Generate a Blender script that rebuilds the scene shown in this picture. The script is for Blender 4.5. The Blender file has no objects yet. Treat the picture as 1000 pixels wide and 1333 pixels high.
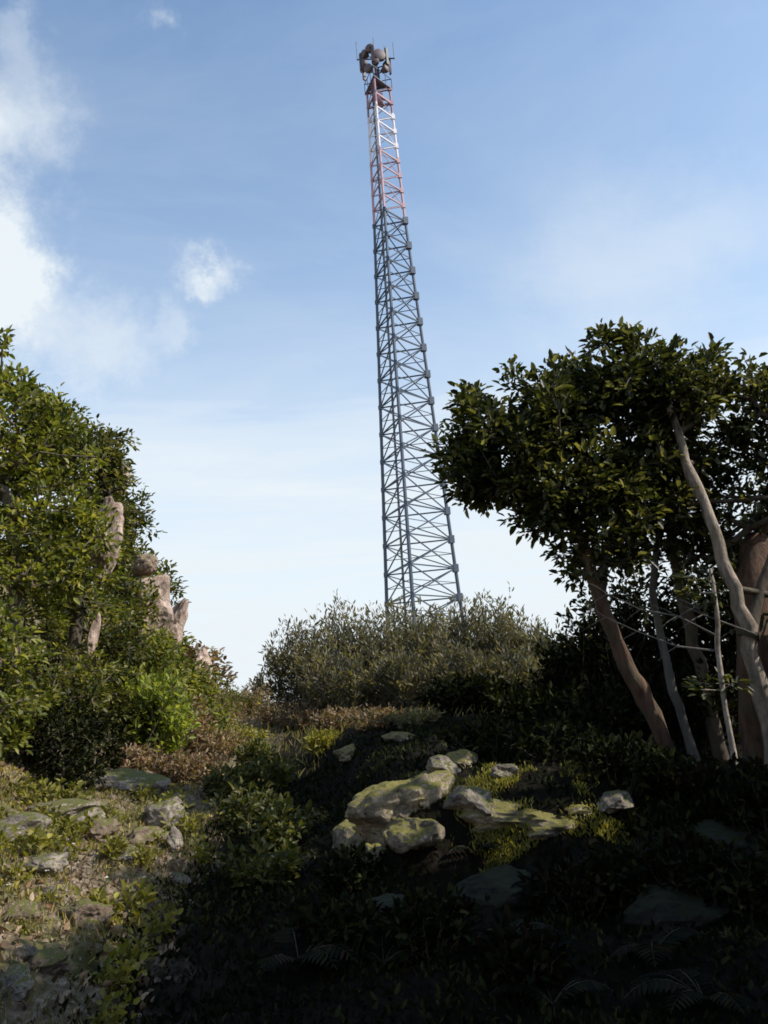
import bpy, math, random
import numpy as np
from mathutils import Vector, Matrix, noise
R = math.radians
random.seed(7); rng = np.random.default_rng(7)
sc = bpy.context.scene
col = sc.collection

# ------------------------------------------------------------------ camera
FPX = 1109.0
PITCH, ROLL = 12.0, -4.35
EYE = Vector((0, 0, 1.6))
CM = Matrix.Rotation(R(90 + PITCH), 3, 'X') @ Matrix.Rotation(R(ROLL), 3, 'Z')
cd = bpy.data.cameras.new('camera'); cam = bpy.data.objects.new('camera', cd); col.objects.link(cam)
cam.location = EYE; cam.rotation_euler = CM.to_euler()
cd.sensor_fit = 'VERTICAL'; cd.sensor_height = 24; cd.lens = 24 / 2 / (666.5 / FPX)
cd.clip_start = 0.05; cd.clip_end = 6000
sc.camera = cam
sc.render.resolution_x = 768; sc.render.resolution_y = 1024

def ray(px, py):
    return CM @ Vector(((px - 500) / FPX, (666.5 - py) / FPX, -1))
def P(px, py, Y):
    d = ray(px, py); return EYE + d * (Y / d.y)

# ------------------------------------------------------------------ sun
SUN_EL, SUN_AZ = 42.0, -9.0        # azimuth in degrees from +X towards +Y
SD = Vector((math.cos(R(SUN_AZ)) * math.cos(R(SUN_EL)), math.sin(R(SUN_AZ)) * math.cos(R(SUN_EL)), math.sin(R(SUN_EL))))

# ------------------------------------------------------------------ terrain
def sst(a, b, v):
    t = min(1, max(0, (v - a) / (b - a))); return t * t * (3 - 2 * t)
def xb(y): return -1.2 - .07 * (y - 3)  # x of the gully shadow's edge; plant colours switch across it
def xc(y): return -0.12 - 0.178 * max(-3, min(y, 95))
def gh(x, y, fine=True):
    yy = max(-4, min(y, 60))
    p = 0.088 * yy if yy < 16 else 1.408 - 0.004 * (yy - 16)
    h = p
    far = 1 - sst(60, 160, math.hypot(x, y))
    d = xc(y) - x
    if d > 0.45:
        near = 0.42 * (d - 0.45)
        near = min(near, 1.9)
        w = sst(8.0, 12.0, y) * (1 - sst(40, 60, y))
        steep = 1.75 * max(0, d - 0.85)
        steep = 5.0 * (1 - math.exp(-steep / 5.0))
        h += near * (1 - w) + steep * w
        if y < 12: h += (1 - w) * 1.1 * max(0, min(d - 2.2, 4)) * 0.7
    e = x - xc(y)
    if e > 0.45:
        a = sst(5.0, 5.7, y - 0.12 * math.sin(x * 5)) * (1 - sst(8.5, 13, y))
        h += 0.42 * a * sst(0.75, 1.25, e) * (1 - .75 * sst(1.2, 2.1, x))
        h += 0.06 * min(e - 0.45, 6) * sst(5, 6, y)
        h -= .36 * sst(6.1, 7.2, y) * (1 - sst(9.3, 12, y)) * sst(.7, 1.7, x)
        t = x - (0.5 * yy + 0.75)
        if t > 0: h += min(1.1 * t, 2.4) * (1 - sst(7, 11, y))  # bank beyond the frame, raised to block low sun
    if fine:
        r = math.hypot(x, y)
        if r < 60:
            v = Vector((x, y, 0))
            h += (0.05 + .06 * sst(-1, -1.8, x) * (1 - sst(9, 12, y))) * noise.fractal(v * 1.7, 1.0, 2.0, 5) * (1 - sst(20, 60, r))
            h += 0.035 * (noise.noise(v * 6.0)) * (1 - sst(8, 20, r))
    if r_far(x, y): h = h * far + 1.3 * (1 - far)
    return h
def r_far(x, y): return math.hypot(x, y) > 60
def G(px, py, maxY=40):
    d = ray(px, py); d = d / d.y
    y = 1.5
    while y < maxY:
        q = EYE + d * y
        if q.z <= gh(q.x, q.y): return q
        y += 0.03 if y < 12 else 0.12
    return EYE + d * maxY

# ------------------------------------------------------------------ materials
def mat(name):
    m = bpy.data.materials.new(name); m.use_nodes = True
    nt = m.node_tree; b = nt.nodes['Principled BSDF']; return m, nt, b
def nn(nt, t, **k):
    n = nt.nodes.new(t)
    for a, v in k.items(): setattr(n, a, v)
    return n
def ramp(nt, fac, stops):
    r = nn(nt, 'ShaderNodeValToRGB'); nt.links.new(fac, r.inputs[0])
    e = r.color_ramp.elements
    while len(e) < len(stops): e.new(0.5)
    for i, (p, c) in enumerate(stops):
        e[i].position = p; e[i].color = (*c, 1) if len(c) == 3 else c
    return r.outputs[0]
def mixc(nt, f, a, b, blend='MIX'):
    m = nn(nt, 'ShaderNodeMix', data_type='RGBA', blend_type=blend)
    for s, v in ((0, f), (6, a), (7, b)):
        if hasattr(v, 'is_output'): nt.links.new(v, m.inputs[s])
        elif s == 0: m.inputs[0].default_value = v
        else: m.inputs[s].default_value = (*v, 1)
    return m.outputs[2]
def noi(nt, scale, detail=6, rough=.6, co=None, w=0):
    n = nn(nt, 'ShaderNodeTexNoise'); n.inputs['Scale'].default_value = scale
    n.inputs['Detail'].default_value = detail; n.inputs['Roughness'].default_value = rough
    n.inputs['Distortion'].default_value = w
    if co is not None: nt.links.new(co, n.inputs['Vector'])
    return n.outputs['Fac']

def leaf_mat(name, cols, transl=.4, rough=.45, patch=2.0, spec=.35):
    m, nt, b = mat(name)
    g = nn(nt, 'ShaderNodeNewGeometry')
    c = ramp(nt, g.outputs['Random Per Island'], [(i / (len(cols) - 1), k) for i, k in enumerate(cols)])
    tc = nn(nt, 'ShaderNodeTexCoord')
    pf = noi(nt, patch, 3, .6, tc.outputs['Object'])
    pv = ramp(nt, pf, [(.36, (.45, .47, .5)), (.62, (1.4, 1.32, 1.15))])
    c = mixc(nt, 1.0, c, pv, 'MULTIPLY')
    nt.links.new(c, b.inputs['Base Color']); b.inputs['Roughness'].default_value = rough
    b.inputs['Specular IOR Level'].default_value = spec
    t = nn(nt, 'ShaderNodeBsdfTranslucent')
    c2 = mixc(nt, 1.0, c, (1.6, 1.5, .55), 'MULTIPLY'); nt.links.new(c2, t.inputs[0])
    mx = nn(nt, 'ShaderNodeMixShader'); mx.inputs[0].default_value = transl
    nt.links.new(b.outputs[0], mx.inputs[1]); nt.links.new(t.outputs[0], mx.inputs[2])
    nt.links.new(mx.outputs[0], nt.nodes['Material Output'].inputs[0]); return m
def bark_mat(name, c0, c1, scale=9, stretch=.25):
    m, nt, b = mat(name)
    tc = nn(nt, 'ShaderNodeTexCoord'); mp = nn(nt, 'ShaderNodeMapping'); nt.links.new(tc.outputs['Object'], mp.inputs[0])
    mp.inputs['Scale'].default_value = (1, 1, stretch)
    f = noi(nt, scale, 8, .7, mp.outputs[0]); f2 = noi(nt, scale * .25, 4, .6, tc.outputs['Object'])
    c = ramp(nt, f, [(.32, c0), (.62, c1)])
    c = mixc(nt, ramp(nt, f2, [(.5, (0, 0, 0)), (.68, (.6, .6, .6))]), c, (.07, .085, .04))
    nt.links.new(c, b.inputs['Base Color']); b.inputs['Roughness'].default_value = .9
    bp = nn(nt, 'ShaderNodeBump'); bp.inputs['Strength'].default_value = 1; bp.inputs['Distance'].default_value = .035
    nt.links.new(f, bp.inputs['Height']); nt.links.new(bp.outputs[0], b.inputs['Normal']); return m
def rock_mat(name, c0, c1, moss=(.09, .10, .025), mossamt=.5, scale=5):
    m, nt, b = mat(name)
    tc = nn(nt, 'ShaderNodeTexCoord'); co = tc.outputs['Object']
    f = noi(nt, scale, 10, .72, co); f2 = noi(nt, scale * .9, 12, .74, co); f3 = noi(nt, scale * 14, 8, .8, co)
    c = ramp(nt, f, [(.3, tuple(x * .45 for x in c0)), (.45, c0), (.68, c1)])
    v = nn(nt, 'ShaderNodeTexVoronoi', feature='DISTANCE_TO_EDGE'); v.inputs['Scale'].default_value = scale * .7
    mw = nn(nt, 'ShaderNodeVectorMath', operation='ADD'); nt.links.new(co, mw.inputs[0])
    nc = nn(nt, 'ShaderNodeTexNoise'); nc.inputs['Scale'].default_value = scale; nt.links.new(co, nc.inputs['Vector'])
    ms = nn(nt, 'ShaderNodeVectorMath', operation='SCALE'); ms.inputs[3].default_value = .35
    nt.links.new(nc.outputs['Color'], ms.inputs[0]); nt.links.new(ms.outputs[0], mw.inputs[1]); nt.links.new(mw.outputs[0], v.inputs['Vector'])
    c = mixc(nt, .8, c, ramp(nt, f3, [(.38, (.5, .48, .45)), (.5, (1, 1, 1)), (.64, (1.35, 1.33, 1.28))]), 'MULTIPLY')
    crk = ramp(nt, v.outputs['Distance'], [(0, (.25, .25, .25)), (.04, (1, 1, 1))])
    c = mixc(nt, .7, c, crk, 'MULTIPLY')
    g = nn(nt, 'ShaderNodeNewGeometry'); sx = nn(nt, 'ShaderNodeSeparateXYZ'); nt.links.new(g.outputs['Normal'], sx.inputs[0])
    a = nn(nt, 'ShaderNodeMath', operation='MULTIPLY_ADD'); nt.links.new(f2, a.inputs[0]); a.inputs[1].default_value = 2.2
    nt.links.new(sx.outputs[2], a.inputs[2])
    mk = ramp(nt, a.outputs[0], [(min(.99, (2.1 - mossamt) / 2), (0, 0, 0)), (min(1, (2.3 - mossamt) / 2), (1, 1, 1))])
    a.outputs[0].default_value = 0
    h = nn(nt, 'ShaderNodeMath', operation='MULTIPLY'); nt.links.new(a.outputs[0], h.inputs[0]); h.inputs[1].default_value = .5
    nt.links.new(h.outputs[0], mk.node.inputs[0])
    mc = ramp(nt, f3, [(.3, tuple(x * .5 for x in moss)), (.7, tuple(x * 1.5 for x in moss))])
    c = mixc(nt, mk, c, mc)
    nt.links.new(c, b.inputs['Base Color']); b.inputs['Roughness'].default_value = .92
    bp = nn(nt, 'ShaderNodeBump'); bp.inputs['Strength'].default_value = .9; bp.inputs['Distance'].default_value = .03
    hh = nn(nt, 'ShaderNodeMath', operation='ADD'); nt.links.new(f, hh.inputs[0]); 
    h3 = nn(nt, 'ShaderNodeMath', operation='MULTIPLY'); nt.links.new(f3, h3.inputs[0]); h3.inputs[1].default_value = .5
    nt.links.new(h3.outputs[0], hh.inputs[1]); nt.links.new(hh.outputs[0], bp.inputs['Height']); nt.links.new(bp.outputs[0], b.inputs['Normal'])
    return m
def plain(name, c, rough=.6, metal=0., var=.25):
    m, nt, b = mat(name); tc = nn(nt, 'ShaderNodeTexCoord')
    f = noi(nt, 6, 4, .6, tc.outputs['Object'])
    nt.links.new(ramp(nt, f, [(.3, tuple(x * (1 - var) for x in c)), (.7, tuple(min(1, x * (1 + var)) for x in c))]), b.inputs['Base Color'])
    b.inputs['Roughness'].default_value = rough; b.inputs['Metallic'].default_value = metal; return m

M = {}
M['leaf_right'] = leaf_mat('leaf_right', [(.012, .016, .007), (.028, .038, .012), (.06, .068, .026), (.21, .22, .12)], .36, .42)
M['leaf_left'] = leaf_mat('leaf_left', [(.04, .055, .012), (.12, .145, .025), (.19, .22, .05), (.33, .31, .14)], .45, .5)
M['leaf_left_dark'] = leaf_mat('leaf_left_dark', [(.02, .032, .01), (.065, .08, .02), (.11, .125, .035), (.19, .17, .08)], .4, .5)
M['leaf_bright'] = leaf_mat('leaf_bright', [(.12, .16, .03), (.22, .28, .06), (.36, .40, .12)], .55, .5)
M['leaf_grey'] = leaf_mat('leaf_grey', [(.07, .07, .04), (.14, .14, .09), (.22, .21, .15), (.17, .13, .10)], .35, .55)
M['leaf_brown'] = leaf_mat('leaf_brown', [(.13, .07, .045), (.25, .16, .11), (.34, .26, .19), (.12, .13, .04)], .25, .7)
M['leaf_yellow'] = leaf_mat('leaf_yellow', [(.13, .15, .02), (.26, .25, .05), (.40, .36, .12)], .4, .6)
M['leaf_shaded'] = leaf_mat('leaf_shaded', [(.004, .006, .003), (.012, .016, .006), (.045, .052, .02)], .15, .8, 1.2, .08)  # near-black leaf colour with the deep shade put in
M['fern_shaded'] = leaf_mat('fern_shaded', [(.003, .006, .003), (.008, .012, .005), (.016, .018, .008), (.03, .018, .009)], .2, .7, 1.2, .1)  # fern and weed colour darkened to carry the slope's shade
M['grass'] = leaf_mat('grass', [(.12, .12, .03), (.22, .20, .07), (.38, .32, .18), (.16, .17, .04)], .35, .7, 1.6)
M['litter'] = leaf_mat('litter', [(.08, .05, .03), (.22, .14, .09), (.38, .29, .22), (.18, .15, .13)], .1, .8)
M['petal'] = plain('petal', (.8, .8, .75), .6, 0, .05)
M['bark'] = bark_mat('bark', (.035, .026, .018), (.13, .10, .07))
M['bark_red'] = bark_mat('bark_red', (.03, .016, .01), (.17, .095, .06), 12)
M['bark_pale'] = bark_mat('bark_pale', (.09, .065, .05), (.58, .49, .41), 14, .35)
M['bark_limb'] = bark_mat('bark_limb', (.05, .035, .025), (.46, .37, .29), 12, .3)
M['bark_grey'] = bark_mat('bark_grey', (.06, .055, .05), (.20, .18, .16))
M['rock_moss'] = rock_mat('rock_moss', (.24, .20, .15), (.70, .58, .42), (.20, .175, .045), .6)
M['rock_grey'] = rock_mat('rock_grey', (.19, .16, .13), (.52, .45, .37), (.12, .12, .03), .25)
M['rock_tan'] = rock_mat('rock_tan', (.20, .14, .10), (.46, .36, .27), (.14, .14, .03), .35, 9)
M['rock_pink'] = rock_mat('rock_pink', (.34, .24, .19), (.74, .58, .48), (.08, .10, .02), .2, 3.5)
M['rock_shaded'] = rock_mat('rock_shaded', (.02, .018, .015), (.06, .055, .045), (.02, .025, .008), .6)  # rock tones lowered to hold the shade of the right foreground
M['galv'] = plain('galv', (.075, .095, .13), .55, .2)
M['dish'] = plain('dish', (.12, .085, .09), .6)
M['darkbox'] = plain('darkbox', (.05, .05, .06), .5)

def bands(name):
    m, nt, b = mat(name); tc = nn(nt, 'ShaderNodeTexCoord'); s = nn(nt, 'ShaderNodeSeparateXYZ'); nt.links.new(tc.outputs['Object'], s.inputs[0])
    mr = nn(nt, 'ShaderNodeMath', operation='DIVIDE'); nt.links.new(s.outputs[2], mr.inputs[0]); mr.inputs[1].default_value = 70
    c = ramp(nt, mr.outputs[0], [(0, (.075, .095, .13)), (ZB[0] / 70, (.48, .31, .34)), (ZB[1] / 70, (.74, .69, .72)), (ZB[2] / 70, (.34, .20, .24))])
    c.node.color_ramp.interpolation = 'CONSTANT'
    nt.links.new(c, b.inputs['Base Color']); b.inputs['Roughness'].default_value = .5; b.inputs['Metallic'].default_value = .1; return m

# ------------------------------------------------------------------ mesh helpers
def link(o, parent=None):
    col.objects.link(o)
    if parent: o.parent = parent
    return o
def tag(o, label=None, cat=None, group=None, kind=None):
    for k, v in (('label', label), ('category', cat), ('group', group), ('kind', kind)):
        if v: o[k] = v
    return o
def empty(name, loc, label, cat, group=None):
    o = bpy.data.objects.new(name, None); o.location = loc; o.empty_display_size = .2
    link(o); return tag(o, label, cat, group)
class MB:
    def __init__(s): s.v = []; s.f = []
    def tube(s, pts, rad, n=6, cap=True):
        pts = [Vector(p) for p in pts]; b0 = len(s.v)
        for i, p in enumerate(pts):
            t = (pts[min(i + 1, len(pts) - 1)] - pts[max(i - 1, 0)])
            if t.length < 1e-6: t = Vector((0, 0, 1))
            t.normalize(); u = t.orthogonal().normalized() if i == 0 else (u - t * u.dot(t)).normalized()
            w = t.cross(u); r = rad[i] if hasattr(rad, '__len__') else rad
            for k in range(n):
                a = 2 * math.pi * k / n; s.v.append(p + (u * math.cos(a) + w * math.sin(a)) * r)
        for i in range(len(pts) - 1):
            for k in range(n):
                a = b0 + i * n + k; b = b0 + i * n + (k + 1) % n
                s.f.append((a, b, b + n, a + n))
        if cap:
            s.f.append(tuple(b0 + k for k in reversed(range(n)))); e = b0 + (len(pts) - 1) * n
            s.f.append(tuple(e + k for k in range(n)))
    def box(s, c, sz, rz=0):
        c = Vector(c); b0 = len(s.v); m = Matrix.Rotation(rz, 3, 'Z')
        for x in (-1, 1):
            for y in (-1, 1):
                for z in (-1, 1): s.v.append(c + m @ Vector((x * sz[0] / 2, y * sz[1] / 2, z * sz[2] / 2)))
        for q in ((0, 1, 3, 2), (4, 6, 7, 5), (0, 4, 5, 1), (2, 3, 7, 6), (0, 2, 6, 4), (1, 5, 7, 3)): s.f.append(tuple(b0 + i for i in q))
    def build(s, name, m, parent=None, smooth=False, origin=None):
        me = bpy.data.meshes.new(name)
        o0 = Vector(origin) if origin is not None else (parent_loc(parent) if parent else Vector((0, 0, 0)))
        me.from_pydata([tuple(Vector(v) - o0) for v in s.v], [], s.f); me.materials.append(m)
        if smooth: me.polygons.foreach_set('use_smooth', [True] * len(me.polygons))
        o = bpy.data.objects.new(name, me)
        if not parent: o.location = o0
        return link(o, parent)
def parent_loc(p):
    v = Vector((0, 0, 0))
    while p: v = v + p.location; p = p.parent
    return v

def leaves_mesh(name, C, D, N, L, W, m, parent=None, origin=(0, 0, 0), fold=.25):
    """C base points, D directions, N normals (n,3); folded six-point leaves"""
    n = len(C)
    D = D / (np.linalg.norm(D, axis=1, keepdims=True) + 1e-9)
    S = np.cross(D, N); S /= (np.linalg.norm(S, axis=1, keepdims=True) + 1e-9)
    N = np.cross(S, D)
    L = np.broadcast_to(np.asarray(L, float).reshape(-1, 1), (n, 1)); W = np.broadcast_to(np.asarray(W, float).reshape(-1, 1), (n, 1))
    C = C - np.asarray(parent_loc(parent) if parent else origin)
    V = np.empty((n, 6, 3))
    V[:, 0] = C; V[:, 3] = C + D * L - N * L * .12
    up = N * W * fold
    V[:, 1] = C + D * L * .3 + S * W * .5 + up; V[:, 5] = C + D * L * .3 - S * W * .5 + up
    V[:, 2] = C + D * L * .72 + S * W * .38 + up * .6 - N * L * .04; V[:, 4] = C + D * L * .72 - S * W * .38 + up * .6 - N * L * .04
    V = V.reshape(-1, 3)
    base = (np.arange(n) * 6).reshape(-1, 1)
    F = np.hstack([base + np.array([0, 1, 2, 3]), base + np.array([0, 3, 4, 5])]).reshape(-1)
    me = bpy.data.meshes.new(name)
    me.vertices.add(n * 6); me.vertices.foreach_set('co', V.reshape(-1))
    me.loops.add(n * 8); me.loops.foreach_set('vertex_index', F.astype(np.int32))
    me.polygons.add(n * 2); me.polygons.foreach_set('loop_start', (np.arange(n * 2) * 4).astype(np.int32))
    me.update(calc_edges=True); me.materials.append(m)
    o = bpy.data.objects.new(name, me)
    if not parent: o.location = origin
    return link(o, parent)

def rnd3(n): 
    v = rng.normal(size=(n, 3)); return v / np.linalg.norm(v, axis=1, keepdims=True)

GAPS = []   # (point, radius): leaf-free shafts carved in the crowns so sun reaches chosen spots
def blocked(p):
    for q, r in GAPS:
        w = Vector(p) - q; t = w.dot(SD)
        if t > .35 and (w - SD * t).length < r + .2: return True
    return False

def sample_blobs(blobs, shell=.55, gaps=False):
    out = []
    for c, r, n in blobs:
        k = 0; tries = 0; rag = .22 if n > 15 else 0
        while k < n and tries < n * 20:
            tries += 1
            v = Vector(rnd3(1)[0]); s = (shell + (1 - shell) * random.random()) if random.random() < .8 else random.random()
            s *= 1 + rag * max(0, noise.noise(v * 3.3 + Vector(c)) * 2.2)
            p = Vector((c[0] + v.x * r[0] * s, c[1] + v.y * r[1] * s, c[2] + v.z * r[2] * s))
            if noise.noise(p * 2.4 + Vector((3, 7, 1))) < -.27: continue
            if gaps and blocked(p): continue
            if p.z < gh(p.x, p.y, False) + .05: continue
            out.append(p); k += 1
    return out

def tree(name, label, cat, trunks, blobs, leaf=(.08, .035), per=16, cs=.13, lm='leaf_left', bm='bark', group=None, gaps=False, tw=.004, droop=.2, up=.35, crown_name='crown', shell=.55, trunk_mats=None):
    """trunks: list of (points, r0, r1)"""
    base = Vector(trunks[0][0][0])
    t = empty(name, base, label, cat, group)
    nodes = []; par = []; isT = []
    for ti, (pts, r0, r1) in enumerate(trunks):
        pts = [Vector(p) for p in pts]
        # catmull subdivision with a little wobble
        q = []
        for i in range(len(pts) - 1):
            a, b, c, d = pts[max(i - 1, 0)], pts[i], pts[i + 1], pts[min(i + 2, len(pts) - 1)]
            for k in range(5):
                s = k / 5
                v = .5 * ((2 * b) + (c - a) * s + (2 * a - 5 * b + 4 * c - d) * s * s + (3 * b - a - 3 * c + d) * s ** 3)
                q.append(v + Vector((random.gauss(0, 1), random.gauss(0, 1), 0)) * r0 * .12)
        q.append(pts[-1])
        rr = [r0 + (r1 - r0) * (i / (len(q) - 1)) ** .8 for i in range(len(q))]
        rr[0] *= 1.5; rr[1] *= 1.2
        kb = [max(0, noise.noise(v * 4)) * .5 for v in q]; rr = [r * (1 + k_) for r, k_ in zip(rr, kb)]
        mb = MB(); mb.tube(q, [r * (1 + .14 * random.random()) for r in rr], 12)
        mb.build('trunk', M[trunk_mats[ti] if trunk_mats else bm], t, True)
        st = int(len(q) * .45)
        for i in range(st, len(q)):
            nodes.append(q[i]); par.append(-1); isT.append(rr[i])
    cl = sample_blobs(blobs, shell, gaps)
    A = [Vector(n) for n in nodes]; top = nodes[-1]
    cl.sort(key=lambda p: min((p - n).length for n in nodes))
    nT = len(nodes)
    arr = [tuple(n) for n in nodes]
    ends = []
    for p in cl:
        a = np.array(arr); d = np.linalg.norm(a - np.array(p), axis=1)
        d = d + np.clip(a[:, 2] - p.z, 0, 9) * .8
        j = int(np.argmin(d)); q = Vector(arr[j])
        L = (p - q).length; k = max(1, min(4, int(L / .3)))
        last = j
        for i in range(1, k + 1):
            s = i / k
            v = q.lerp(p, s) + Vector((random.gauss(0, 1), random.gauss(0, 1), random.gauss(0, .7) - .8 * math.sin(s * math.pi))) * L * .05 * (i < k)
            arr.append(tuple(v)); par.append(last); isT.append(None); last = len(arr) - 1
        ends.append(last)
    cnt = np.zeros(len(arr)); 
    for e in ends:
        j = e
        while j >= nT: cnt[j] += 1; j = par[j]
    mb = MB()
    for j in range(nT, len(arr)):
        p = par[j]; r1 = tw * (cnt[j] ** .5 + .4); r0 = r1 if p < nT else tw * (cnt[p] ** .5 + .4)
        mb.tube([arr[p], arr[j]], [r0, r1 * .92], 5 if cnt[j] > 3 else 4, False)
    if mb.v: mb.build('branches', M[bm], t, True)
    # leaves
    n = len(cl) * per
    if n:
        ctr = np.repeat(np.array([tuple(p) for p in cl]), per, axis=0)
        mid = np.array([np.array(tuple(Vector(arr[par[e]]))) for e in ends]); mid = np.repeat(mid, per, axis=0)
        tdir = ctr - mid; tdir /= (np.linalg.norm(tdir, axis=1, keepdims=True) + 1e-6)
        off = rnd3(n) * (rng.random((n, 1)) ** .5) * cs
        off[:, 2] *= .8
        D = off / cs * .9 + rnd3(n) * .5 + tdir * .4; D[:, 2] += up * .4 - droop * .3
        N = rnd3(n) * .6; N[:, 2] += 1
        sz = leaf[0] * rng.uniform(.4, 1.4, n)
        leaves_mesh(crown_name, ctr + off, D, N, sz, sz * leaf[1] / leaf[0], M[lm], t)
    return t

def shrub(name, label, cat, base, h, spread, nst, leaf, m, bm='bark_grey', group=None, per=26, lean=(0, 0), upl=.9, stemr=.006, wob=.05):
    base = Vector(base); t = empty(name, base, label, cat, group)
    mb = MB(); Cs = []; Ds = []
    for i in range(nst):
        a = random.uniform(0, 2 * math.pi); s = math.sqrt(random.random()) * spread
        hh = h * random.uniform(.62, 1.05) * (1 - .35 * (s / spread) ** 2)
        b = base + Vector((math.cos(a) * s * .45, math.sin(a) * s * .45, -.03)); b.z = gh(b.x, b.y) - .03
        tip = base + Vector((math.cos(a) * s + lean[0] * hh, math.sin(a) * s + lean[1] * hh, hh))
        pts = [b]
        for k in range(1, 5):
            f = k / 4; pts.append(b.lerp(tip, f) + Vector((random.gauss(0, 1), random.gauss(0, 1), .6 * math.sin(f * math.pi))) * h * wob * (k < 4))
        mb.tube(pts, [stemr, stemr * .8, stemr * .6, stemr * .4, stemr * .2], 4, False)
        for k in range(per):
            f = random.uniform(.12, 1.0) ** .75 * 4; j = min(3, int(f)); p = pts[j].lerp(pts[j + 1], f - j)
            dr = (pts[j + 1] - pts[j]).normalized()
            side = Vector(rnd3(1)[0]); d = dr * upl + side * .75
            Cs.append(tuple(p + side * leaf[0] * random.random() * .9)); Ds.append(tuple(d))
    mb.build('stems', M[bm], t)
    n = len(Cs); N = rnd3(n) * .7; N[:, 2] += .8; sz = leaf[0] * rng.uniform(.6, 1.25, n)
    leaves_mesh('foliage', np.array(Cs), np.array(Ds), N, sz, sz * leaf[1] / leaf[0], M[m], t)
    return t

def copy_tree(o, loc, rz, s, label=None, group=None):
    r = o.copy(); col.objects.link(r); r.location = loc; r.rotation_euler = (0, 0, rz); r.scale = (s, s, s)
    if label: r['label'] = label
    if group: r['group'] = group
    for ch in list(o.children):
        c = ch.copy(); col.objects.link(c); c.parent = r
    return r

import bmesh
def rock(name, label, loc, size, m, seed=0, rot=(0, 0, 0), rough=.35, sub=4, group=None, cat='rock', facet=.25):
    bm = bmesh.new(); bmesh.ops.create_icosphere(bm, subdivisions=sub, radius=1)
    o = Vector((seed * 3.1, seed * 1.7, seed * 5.3))
    planes = []
    rr = random.Random(seed)
    for i in range(12):
        v = Vector((rr.gauss(0, 1), rr.gauss(0, 1), rr.gauss(0, 1))).normalized(); planes.append((v, rr.uniform(.62, .95)))
    for v in bm.verts:
        p = v.co.copy()
        for pl, dd in planes:
            k = p.dot(pl)
            if k > dd: p -= pl * (k - dd) * .92
        n = p.normalized()
        p += n * rough * (.6 * noise.noise(p * 1.3 + o) + .3 * noise.noise(p * 3.1 + o) + .14 * noise.noise(p * 7 + o) + .09 * noise.noise(p * 15 + o))
        v.co = Vector((p.x * size[0], p.y * size[1], p.z * size[2]))
    me = bpy.data.meshes.new(name); bm.to_mesh(me); bm.free(); me.materials.append(M[m])
    ob = bpy.data.objects.new(name, me); ob.location = loc; ob.rotation_euler = rot; link(ob)
    return tag(ob, label, cat, group)

# ------------------------------------------------------------------ ground
def axis(lo, hi, step, far):
    a = list(np.arange(lo, hi, step)); s = step; x = a[-1]
    while x < far: s *= 1.22; x += s; a.append(x)
    s = step; x = lo; b = []
    while x > -far: s *= 1.22; x -= s; b.append(x)
    return list(reversed(b)) + a
XS = axis(-7, 5, .07, 3000); YS = axis(1.5, 16, .07, 3000)
gv = [(x, y, gh(x, y)) for y in YS for x in XS]; W_ = len(XS)
gf = [(j * W_ + i, j * W_ + i + 1, (j + 1) * W_ + i + 1, (j + 1) * W_ + i) for j in range(len(YS) - 1) for i in range(W_ - 1)]
me = bpy.data.meshes.new('ground'); me.from_pydata(gv, [], gf); me.polygons.foreach_set('use_smooth', [True] * len(me.polygons))
m, nt, b = mat('ground'); tc = nn(nt, 'ShaderNodeTexCoord'); co = tc.outputs['Object']
f1 = noi(nt, 2.2, 8, .7, co); f2 = noi(nt, 14, 8, .75, co); f3 = noi(nt, 60, 5, .7, co)
c = ramp(nt, f2, [(.3, (.05, .035, .025)), (.48, (.19, .145, .10)), (.7, (.50, .41, .32))])
c = mixc(nt, ramp(nt, f1, [(.46, (0, 0, 0)), (.58, (.85, .85, .85))]), c, ramp(nt, f3, [(.3, (.05, .055, .015)), (.7, (.20, .19, .06))]))
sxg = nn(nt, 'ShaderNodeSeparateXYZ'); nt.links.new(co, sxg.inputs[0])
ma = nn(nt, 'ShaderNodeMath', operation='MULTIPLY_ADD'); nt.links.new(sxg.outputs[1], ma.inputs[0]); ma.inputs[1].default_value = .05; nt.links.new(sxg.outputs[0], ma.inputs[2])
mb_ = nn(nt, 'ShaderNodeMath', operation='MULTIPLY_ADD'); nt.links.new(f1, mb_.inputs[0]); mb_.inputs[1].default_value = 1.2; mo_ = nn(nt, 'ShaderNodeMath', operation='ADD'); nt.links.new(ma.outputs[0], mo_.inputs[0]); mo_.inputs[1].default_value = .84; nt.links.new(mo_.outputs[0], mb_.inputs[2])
c = mixc(nt, ramp(nt, mb_.outputs[0], [(.0, (0, 0, 0)), (.001, (0, 0, 0)), (.45, (1, 1, 1))]), c, mixc(nt, 1.0, c, (.05, .05, .05), 'MULTIPLY'))  # soil multiplied near-black past the shadow edge: shade painted into the colour
nt.links.new(c, b.inputs['Base Color']); b.inputs['Roughness'].default_value = .95; b.inputs['Specular IOR Level'].default_value = .1
bp = nn(nt, 'ShaderNodeBump'); bp.inputs['Strength'].default_value = 1; bp.inputs['Distance'].default_value = .03
nt.links.new(f2, bp.inputs['Height']); nt.links.new(bp.outputs[0], b.inputs['Normal'])
me.materials.append(m); g = bpy.data.objects.new('ground', me); link(g); tag(g, 'rough soil and moss of the gully and its two banks', 'ground', kind='structure')

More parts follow.
